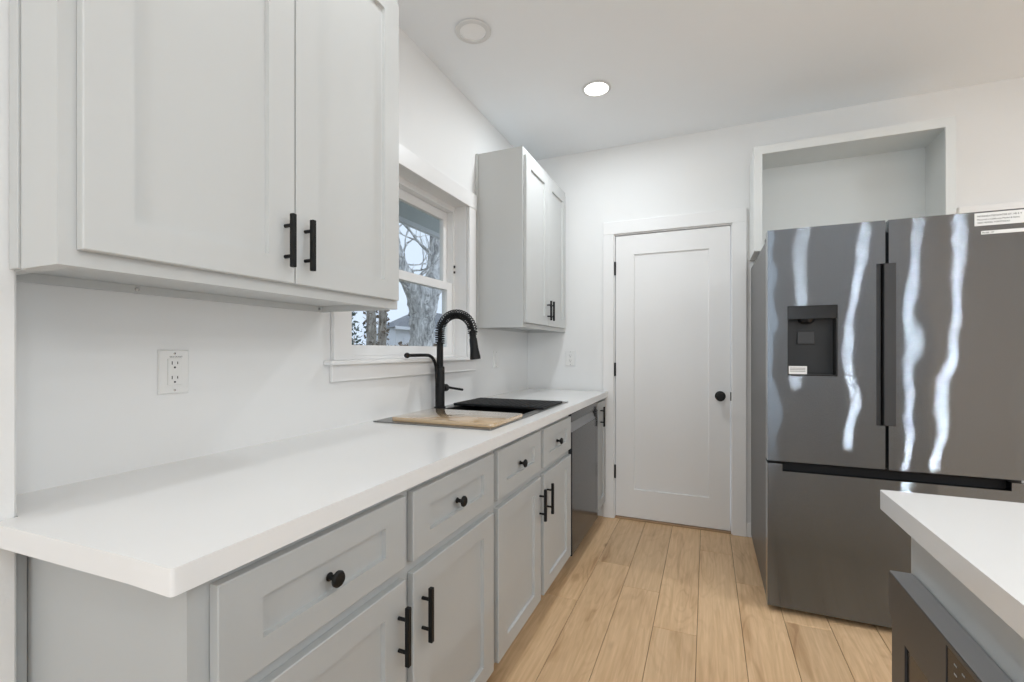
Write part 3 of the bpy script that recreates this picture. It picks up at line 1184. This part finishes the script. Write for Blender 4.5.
def can_light(label, x, y, on, group=None, power=CAN_POWER):
    t = thing('recessed_light', label, 'ceiling light', (x, y, ZC - 0.012), group)
    bm = nb()
    R0, R1 = (0.080, 0.066) if on else (0.083, 0.060)
    prof = [(R0 - 0.012, 0.0005), (R0 - 0.012, 0.0035), (R0, 0.0037), (R0, 0.005), (R0 - 0.004, 0.008), (R1, 0.0085), (R1 - 0.001, 0.004), (R1 - 0.001, 0.0005)]
    n = 40
    rings = [[bm.verts.new((x + r * math.cos(2 * PI * k / n), y + r * math.sin(2 * PI * k / n), ZC - h)) for k in range(n)] for r, h in prof]
    for A_, B_ in zip(rings, rings[1:] + rings[:1]):
        for k in range(n):
            bm.faces.new((A_[k], A_[(k + 1) % n], B_[(k + 1) % n], B_[k]))
    obj('trim_ring', bm, M['lamp_ring'], t, smooth=True)
    bm = nb()
    lathe(bm, [(R1 - 0.0015, 0.0008), (R1 - 0.0015, 0.004), (R1 * 0.6, 0.0055), (0.0, 0.006)], (x, y, ZC), (0, 0, -1), n)
    obj('lens', bm, M['lamp_on'] if on else M['lamp_off'], t, smooth=True)
    if on and power:
        area('recessed_lamp', (x, y, ZC - 0.012), (0, 0, 0), 0.09, 0.09, power, CAN_COL, 'DISK')
    return t


can_light('lit round recessed ceiling light toward the door', 0.718, 2.522, True, None, 8.5)
can_light('unlit round white recessed ceiling light near the upper cabinets', 0.294, 1.843, False)
for x, y, pw_ in ((0.718, 0.95, 2.6), (0.718, -0.65, 2.5), (2.05, 0.55, 2.0), (2.60, -0.25, 6), (3.30, -1.10, 10), (3.42, -0.50, 9), (1.25, -2.4, 4), (3.7, 1.7, 14), (4.7, 0.3, 20), (4.7, -1.9, 24)):  # cans furthest right are unseen, added to brighten the ceiling and upper walls
    can_light('unseen lit round recessed ceiling light, one of a set partly added for fill', x, y, True, 'recessed lights outside the view', pw_)

# ------------------------------------------------------------------ refrigerator
FY0 = 2.384
FXL, FXR = 1.547, 2.458
t = thing('refrigerator', 'stainless french-door refrigerator with water dispenser beside the white door', 'refrigerator', ((FXL + FXR) / 2, 2.84, 0))
obj('case', bx(FXL + 0.002, FXR - 0.002, 2.462, 3.268, 0.030, 1.735, bev=0.003), M['steel_side'], t)
for x in (FXL + 0.05, FXR - 0.05):
    for y in (2.52, 3.2):
        bm = nb()
        lathe(bm, [(0.02, 0.0005), (0.02, 0.0295)], (x, y, 0), (0, 0, 1), 14)
        obj('foot', bm, M['black_mat'], t)
obj('base_grille', bx(FXL + 0.01, FXR - 0.01, 2.450, 2.4615, 0.008, 0.029), M['black_mat'], t)
MY = lambda u, v, w: (u, FY0 + w, v)
# left door with a window for the dispenser and a pocket at the seam
bm = nb()
holed(bm, [FXL, 1.627, 1.819, 1.957, 1.9885], [0.700, 0.886, 1.093, 1.410, 1.579, 1.763],
      [(1, 2), (3, 1), (3, 2), (3, 3)], 0.070, MY, bev=0.004)
dl = obj('left_door', bm, M['steel'], t, smooth=True, angle=25)
bm = nb()
holed(bm, [2.0005, 2.026, FXR], [0.700, 0.886, 1.579, 1.763], [(0, 1)], 0.070, MY, bev=0.004)
dr = obj('right_door', bm, M['steel'], t, smooth=True, angle=25)
# pocket grips
bm = nb()
vs = [(1.9575, FY0 + 0.002), (1.9755, FY0 + 0.008), (1.9785, FY0 + 0.045), (1.9575, FY0 + 0.045)]
lo = [bm.verts.new((x, y, 0.887)) for x, y in vs]
hi = [bm.verts.new((x, y, 1.578)) for x, y in vs]
bm.faces.new(lo); bm.faces.new(hi[::-1])
for k in range(4):
    bm.faces.new((lo[k], lo[(k + 1) % 4], hi[(k + 1) % 4], hi[k]))
obj('handle', bm, M['dark_plastic'], dl, label='recessed charcoal grip of the left door')
obj('handle', bx(1.9835, 2.0255, FY0 - 0.004, FY0 + 0.040, 0.887, 1.578, bev=0.002), M['mid_plastic'], dr, label='charcoal grip strip of the right door')
# dispenser
ds = obj('dispenser', bx(1.628, 1.818, FY0 + 0.058, FY0 + 0.068, 1.094, 1.409), M['dark_plastic'], dl, label='dark recessed water dispenser')
ds.name = 'dispenser_recess'
bm = nb()
box(bm, 1.628, 1.818, FY0 + 0.001, FY0 + 0.0575, 1.350, 1.409, bev=0.001)
obj('control_panel', bm, M['black_gloss'], dl)
bm = nb()
box(bm, 1.628, 1.632, FY0 + 0.002, FY0 + 0.0578, 1.0945, 1.3495)
box(bm, 1.814, 1.818, FY0 + 0.002, FY0 + 0.0578, 1.0945, 1.3495)
box(bm, 1.632, 1.814, FY0 + 0.002, FY0 + 0.0578, 1.0945, 1.100)
obj('dispenser_liner', bm, M['dark_plastic'], dl)
bm = nb()
lathe(bm, [(0.034, 0.0), (0.030, 0.012), (0.016, 0.022), (0.0, 0.023)], (1.705, FY0 + 0.030, 1.3495), (0, 0, -1), 24)
obj('nozzle', bm, M['black_gloss'], dl, smooth=True)
bm = nb()
box(bm, 1.672, 1.742, FY0 + 0.048, FY0 + 0.0575, 1.236, 1.297, bev=0.003)
obj('paddle', bm, M['mid_plastic'], dl)
bm = nb()
box(bm, 1.631 + 0.002, 1.704, FY0 + 0.003, FY0 + 0.0045, 1.1005, 1.137)
obj('sticker', bm, M['paper'], dl, label='small white sticker at the dispenser bottom')
bm = nb()
for z in (1.126, 1.119, 1.112):
    box(bm, 1.638, 1.698, FY0 + 0.0024, FY0 + 0.0029, z, z + 0.0035)
obj('sticker_print', bm, M['grey_ink'], dl)
# notice stickers on the right door
bm = nb()
box(bm, 2.278, 2.440, FY0 - 0.0012, FY0 - 0.0002, 1.706, 1.757)
obj('notice_sticker', bm, M['paper'], dr, label='white printed notice sticker')
for s, z, sz in (('NONHEATEDWATER ET. MI 5 Y', 1.7405, 0.0115), ('Pictured is California Model & Items', 1.7275, 0.0105), ('2020 MODEL PORTFOLIO', 1.7150, 0.0105)):
    text_obj('lettering', s, sz * 0.82, M['ink'], dr, (2.286, FY0 - 0.0015, z), (1, 0, 0), (0, 0, 1))
obj('strip_sticker', bx(2.298, 2.440, FY0 - 0.0012, FY0 - 0.0002, 1.671, 1.685), M['paper'], dr, label='narrow white sticker strip')
text_obj('lettering', 'Model - 27', 0.008, M['ink'], dr, (2.301, FY0 - 0.0015, 1.675), (1, 0, 0), (0, 0, 1))
# freezer drawer with a hand groove in its top edge
bm = nb()
holed(bm, [FXL, 1.607, 2.390, FXR], [0.030, 0.655, 0.688], [(1, 1)], 0.070, MY, bev=0.004)
fz = obj('freezer_drawer', bm, M['steel'], t, smooth=True, angle=25)
obj('groove', bx(1.608, 2.389, FY0 + 0.040, FY0 + 0.0695, 0.6555, 0.688), M['black_mat'], fz)
bm = nb()
box(bm, FXL + 0.006, FXL + 0.05, 2.462, 2.56, 1.7355, 1.760, bev=0.004)
obj('hinge_cover', bm, M['dark_plastic'], t)
bm = nb()
box(bm, FXR - 0.05, FXR - 0.006, 2.462, 2.56, 1.7355, 1.760, bev=0.004)
obj('hinge_cover', bm, M['dark_plastic'], t)

# ------------------------------------------------------------------ open cabinet above the refrigerator
t = thing('open_cabinet', 'open doorless white-grey cabinet box above the refrigerator', 'cabinet', (2.0, 3.15, 1.79))
bm = nb()
x0, x1, y0, y1, z0, z1 = 1.543, 2.457, 3.016, 3.311, 1.790, 2.400
box(bm, x0, x0 + 0.018, y0, y1, z0, z1)
box(bm, x1 - 0.018, x1, y0, y1, z0, z1)
box(bm, x0 + 0.018, x1 - 0.018, y0, y1, z1 - 0.030, z1)
box(bm, x0 + 0.018, x1 - 0.018, y0, y1, z0, z0 + 0.018)
box(bm, x0 + 0.018, x1 - 0.018, y1 - 0.008, y1, z0 + 0.018, z1 - 0.030)
obj('carcass', bm, M['cab_white'], t)
bm = nb()
holed(bm, [x0, x0 + 0.043, x1 - 0.041, x1], [z0, z0 + 0.035, 2.354, 2.402], [(1, 1)], 0.018, lambda u, v, w: (u, 2.9975 + w, v), bev=0.001)
obj('face_frame', bm, M['cab_white'], t)

# ------------------------------------------------------------------ island
IX, IY, IF = 1.622, 1.150, 1.663
bm = nb()
holed(bm, [IX, 2.70], [-1.45, IY], [], CT, lambda u, v, w: (u, v, CZ - w), bev=0.004)
es = [e for e in bm.edges if all(abs(v.co.x - IX) < 0.005 and abs(v.co.y - IY) < 0.005 for v in e.verts) and abs(e.verts[0].co.z - e.verts[1].co.z) > 0.02]
if es:
    bmesh.ops.bevel(bm, geom=es, offset=0.006, segments=3, affect='EDGES', profile=0.5)
tag(obj('island_countertop', bm, M['quartz'], None, smooth=True, angle=30), 'white quartz island top at the right edge in front of the refrigerator', 'countertop')
t = thing('island_cabinet', 'grey island cabinet holding the built-in microwave drawer', 'cabinet', (2.1, -0.15, 0))
MWY0, MWY1, MWZ0, MWZ1 = 0.500, 1.092, 0.330, 0.762
bm = nb()
holed(bm, [-1.40, MWY0, MWY1 - 0.012, 1.112], [0.105, MWZ0, MWZ1 - 0.012, 0.8745], [(1, 1)], 0.02, lambda u, v, w: (IF + w, u, v))
box(bm, IF + 0.0202, 2.62, 1.094, 1.112, 0.105, 0.8745)
box(bm, IF + 0.0202, 2.62, -1.40, -1.382, 0.105, 0.8745)
box(bm, 2.60, 2.62, -1.382, 1.094, 0.105, 0.8745)
box(bm, IF + 0.0202, 2.60, -1.382, 1.094, 0.105, 0.123)
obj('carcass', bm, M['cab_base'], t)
obj('toe_kick', bx(IF + 0.07, IF + 0.085, -1.39, 1.10, 0.001, 0.1045), M['toe'], t)
for a, b in ((-0.42, 0.03), (0.04, 0.485)):
    bm = nb()
    shaker(bm, a, b, 0.128, 0.858, 0.0185, 0.07, 0.06, lambda u, v, w: (IF - 0.0195 - w, u, v))
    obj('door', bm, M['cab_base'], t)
t = thing('microwave_drawer', 'stainless microwave drawer built into the island, black control glass', 'microwave', (1.9, 0.80, 0.345))
obj('body', bx(IF + 0.0005, 2.10, MWY0 + 0.002, MWY1 - 0.0145, MWZ0 + 0.004, MWZ1 - 0.016), M['dark_plastic'], t)
FM = 1.624
bm = nb()                                    # wedge-topped fascia with a slim lip
holed(bm, [MWY0 - 0.018, 0.565, 0.862, 1.100], [0.681, 0.690, 0.7575, 0.765], [(1, 1)], 0.0375, lambda u, v, w: (FM + w, u, v), bev=0.0012)
fa = obj('fascia', bm, M['steel_mw'], t)
bm = nb()
box(bm, FM + 0.001, FM + 0.0370, MWY0 - 0.018, 1.0998, 0.7652, 0.7668, bev=0.0005)
obj('lip', bm, M['satin_grey'], fa)
obj('control_glass', bx(FM + 0.0012, FM + 0.008, 0.566, 0.861, 0.691, 0.7565), M['black_gloss'], fa)
bm = nb()
for y in (0.835, 0.812, 0.789, 0.766):
    for z in (0.741, 0.727, 0.713):
        box(bm, FM + 0.0007, FM + 0.0011, y - 0.004, y + 0.004, z, z + 0.0022)
obj('key_marks', bm, M['grey_ink'], fa)
bm = nb()
holed(bm, [MWY0 - 0.018, 0.565, 1.034, 1.098], [0.332, 0.40, 0.656, 0.6765], [(1, 1)], 0.033, lambda u, v, w: (FM + 0.004 + w, u, v), bev=0.002)
dm = obj('door', bm, M['steel_mw'], t)
obj('door_glass', bx(FM + 0.0075, FM + 0.016, 0.566, 1.033, 0.401, 0.655), M['black_gloss'], dm)

# ------------------------------------------------------------------ outdoors, seen through the sink window
struct('ground', bx(-70, -0.4, -30, 80, -0.9, -0.6), M['ground'], None, 'winter lawn outside the sink window', 'ground')
bm = nb()
box(bm, -1.00, -0.17, -1.0, 6.0, 2.44, 2.46)
ev = struct('eave', bm, M['soffit'], None, 'grey-green porch eave outside the top of the sink window', 'eave')
obj('fascia', bx(-1.03, -1.0, -1.0, 6.0, 2.30, 2.46), M['soffit'], ev)
obj('drip_edge', bx(-1.045, -1.0, -1.0, 6.0, 2.262, 2.298), M['soffit_light'], ev)
for y in (2.55, 3.7, 4.85, 1.4):
    obj('batten', bx(-0.998, -0.17, y, y + 0.05, 2.418, 2.4395), M['soffit_light'], ev)

K = 0.602                                    # the big tree stands about 7 m away
C0 = Vector((1.288, -0.044, 1.205))


def P5(y, z, dx=0.0):                        # a point measured on the plane x=-5, moved to the tree's distance
    p = C0 + (Vector((-5.0, y, z)) - C0) * K
    p.x += dx
    return p


def limb(bm, pts, rs, n=16, seed=0, rough=0.05):
    rnd = random.Random(seed)
    P, Rr = [], []
    for i in range(len(pts) - 1):
        for k in range(6):
            f = k / 6
            P.append(Vector(pts[i]).lerp(Vector(pts[i + 1]), f))
            Rr.append(rs[i] + (rs[i + 1] - rs[i]) * f)
    P.append(Vector(pts[-1]))
    Rr.append(rs[-1])
    s = len(bm.verts)
    tube(bm, P, Rr, n)
    bm.verts.ensure_lookup_table()
    for v in bm.verts[s:]:
        v.co += Vector((rnd.uniform(-1, 1), rnd.uniform(-1, 1), rnd.uniform(-1, 1))) * rough * 0.4


t = thing('big_tree', 'big grey-barked forked tree close outside the sink window', 'tree', (-2.5, 5.56, -0.6))
TX = -2.5
bm = nb()
limb(bm, [(TX, 5.56, -0.62), (TX, 5.56, 0.3), (TX, 5.565, 1.30), (TX, 5.58, 1.65), (TX, 5.60, 1.86), (TX, 5.61, 2.05), (TX, 5.62, 2.2)],
     [0.27, 0.185, 0.165, 0.18, 0.20, 0.22, 0.16], 20, 1, 0.05)
limb(bm, [(TX, 5.53, 1.80), (TX, 5.40, 2.05), (TX - 0.1, 5.18, 2.35), (TX - 0.1, 4.95, 2.75), (TX, 4.6, 3.3)], [0.15, 0.13, 0.105, 0.09, 0.07], 16, 2, 0.04)
limb(bm, [(TX, 5.67, 1.80), (TX, 5.84, 2.12), (TX, 5.95, 2.45), (TX, 5.99, 2.8), (TX, 6.0, 3.3), (TX, 5.95, 4.2)], [0.15, 0.14, 0.13, 0.12, 0.11, 0.08], 16, 3, 0.04)
obj('trunk', bm, M['bark_grey'], t, smooth=True, angle=80)
rnd = random.Random(7)
bm = nb()
def twig(bm, p, d, ln, r, lev):
    pts, rs = [p], [r]
    q = p.copy()
    dd = d.normalized()
    for k in range(5):
        dd = (dd + Vector((rnd.uniform(-.3, .3), rnd.uniform(-.3, .3), rnd.uniform(-.15, .3)))).normalized()
        q = q + dd * ln / 5
        pts.append(q.copy())
        rs.append(r * (1 - 0.15 * (k + 1)))
        if lev > 0 and k in (1, 2, 3, 4):
            twig(bm, q.copy(), dd + Vector((rnd.uniform(-.9, .9), rnd.uniform(-.9, .9), rnd.uniform(-.3, .7))), ln * 0.6, r * 0.5, lev - 1)
    tube(bm, pts, rs, 6)
for (y, z, dy, dz) in ((8.6, 2.9, 0.9, 0.6), (8.45, 3.3, 0.5, 1.2), (8.7, 2.6, 1.0, 0.9), (9.75, 3.6, -0.9, 0.3), (8.4, 3.0, 0.8, 0.2)):
    twig(bm, P5(y, z), Vector((rnd.uniform(-.4, .4), dy, dz)), 0.9, 0.026, 2)
obj('branches', bm, M['bark_grey'], t)

# two slender trunks further left, seen below the near upper cabinet
def slim_tree(label, y, r, lean, seed):
    t = thing('slim_tree', label, 'tree', (-3.0, y, -0.6))
    bm = nb()
    limb(bm, [(-3.0, y, -0.62), (-3.0, y, 1.25), (-3.0, y + lean, 1.75), (-3.0, y + 2 * lean, 2.6), (-3.0, y + 2.5 * lean, 3.6)], [r * 1.25, r * 1.02, r * 0.9, r * 0.8, r * 0.5], 14, seed, 0.02)
    obj('trunk', bm, M['bark_tan'], t, smooth=True, angle=80)
    bm = nb()
    rd = random.Random(seed)
    for k in range(150):
        a = rd.uniform(0, 2 * PI)
        z = rd.uniform(0.9, 2.0)
        c = Vector((-3.0 + math.cos(a) * (r + 0.02), y + lean * max(0, (z - 1.25) * 2) + math.sin(a) * (r + rd.uniform(0, 0.04)), z))
        s = rd.uniform(0.012, 0.032)
        d1 = Vector((rd.uniform(-1, 1), rd.uniform(-1, 1), rd.uniform(-1, 1))).normalized() * s
        d2 = Vector((rd.uniform(-1, 1), rd.uniform(-1, 1), rd.uniform(-1, 1))).normalized() * s
        vs = [bm.verts.new(c - d1), bm.verts.new(c + d2), bm.verts.new(c + d1), bm.verts.new(c - d2)]
        bm.faces.new(vs)
    lf = obj('vine', bm, M['dry_leaf'], t, recalc=False)
    lf['kind'] = 'stuff'


slim_tree('slender grey-tan tree trunk outside, beside the dark shrub', 5.08, 0.066, 0.0, 21)
slim_tree('slender grey-tan tree trunk outside, the nearer one to the big tree', 5.31, 0.060, 0.02, 22)

t = thing('garden_shrub', 'dark leafy shrub outside the left edge of the sink window', 'shrub', (-3.0, 4.62, -0.6))
bm = nb()
rd = random.Random(33)
for k in range(7):
    a = rd.uniform(0, 2 * PI)
    tube(bm, [(-3.0, 4.62, -0.6), (-3.0 + 0.1 * math.cos(a), 4.62 + 0.08 * math.sin(a), 0.4), (-3.0 + 0.25 * math.cos(a), 4.62 + 0.2 * math.sin(a), 1.5 + rd.uniform(-.2, .3))], [0.02, 0.014, 0.006], 6)
obj('stems', bm, M['bark_tan'], t)
bm = nb()
for k in range(1500):
    z = rd.uniform(0.2, 1.72)
    w = 0.26 * (1.0 - max(0, (z - 1.1)) / 0.9)
    c = Vector((-3.0 + rd.gauss(0, w * 0.6), 4.60 + rd.gauss(0, w * 0.62), z))
    s = rd.uniform(0.014, 0.034)
    d1 = Vector((rd.uniform(-1, 1), rd.uniform(-1, 1), rd.uniform(-1, 1))).normalized() * s
    d2 = Vector((rd.uniform(-1, 1), rd.uniform(-1, 1), rd.uniform(-1, 1))).normalized() * s * 0.6
    bm.faces.new([bm.verts.new(c - d1), bm.verts.new(c + d2), bm.verts.new(c + d1), bm.verts.new(c - d2)])
fo = obj('foliage', bm, M['leaf'], t, recalc=False)
fo['kind'] = 'stuff'

# low winter hedge along the yard and the white house across it
bm = nb()
rd = random.Random(44)
for k in range(2600):
    y = rd.uniform(13.0, 24.0)
    top = 1.47 + 0.10 * math.sin(y * 2.3) + rd.uniform(-0.08, 0.06)
    z = top - abs(rd.gauss(0, 0.5))
    c = Vector((-13.0 + rd.uniform(-0.5, 0.5), y, max(-0.55, z)))
    s = rd.uniform(0.06, 0.15)
    d1 = Vector((rd.uniform(-1, 1), rd.uniform(-1, 1), rd.uniform(-1, 1))).normalized() * s
    d2 = Vector((rd.uniform(-1, 1), rd.uniform(-1, 1), rd.uniform(-1, 1))).normalized() * s
    bm.faces.new([bm.verts.new(c - d1), bm.verts.new(c + d2), bm.verts.new(c + d1), bm.verts.new(c - d2)])
hg = obj('winter_hedge', bm, M['dry_leaf'], None, recalc=False)
tag(hg, 'low brown winter hedge in front of the white house outside', 'hedge')

t = thing('neighbour_house', 'white house with a grey hipped roof seen through the sink window', 'house', (-24.0, 37.0, -0.6))
obj('wall', bx(-24.4, -22.0, 30.7, 47.0, -0.6, 3.15), M['siding'], t)
bm = nb()
a = [bm.verts.new(p) for p in ((-21.4, 29.9, 3.12), (-21.4, 47.6, 3.12), (-24.6, 47.6, 3.12), (-24.6, 31.5, 3.12))]
r0, r1 = bm.verts.new((-23.2, 35.5, 4.95)), bm.verts.new((-23.2, 43.0, 4.95))
bm.faces.new((a[0], a[1], r1, r0))
bm.faces.new((a[1], a[2], r1))
bm.faces.new((a[2], a[3], r0, r1))
bm.faces.new((a[3], a[0], r0))
bm.faces.new(a[::-1])
obj('roof', bm, M['shingle'], t)
obj('fascia', bx(-21.42, -21.3, 29.9, 47.7, 2.95, 3.2), M['siding'], t)
obj('garage_door', bx(-21.995, -21.95, 31.8, 34.4, -0.6, 2.3), M['siding'], t)
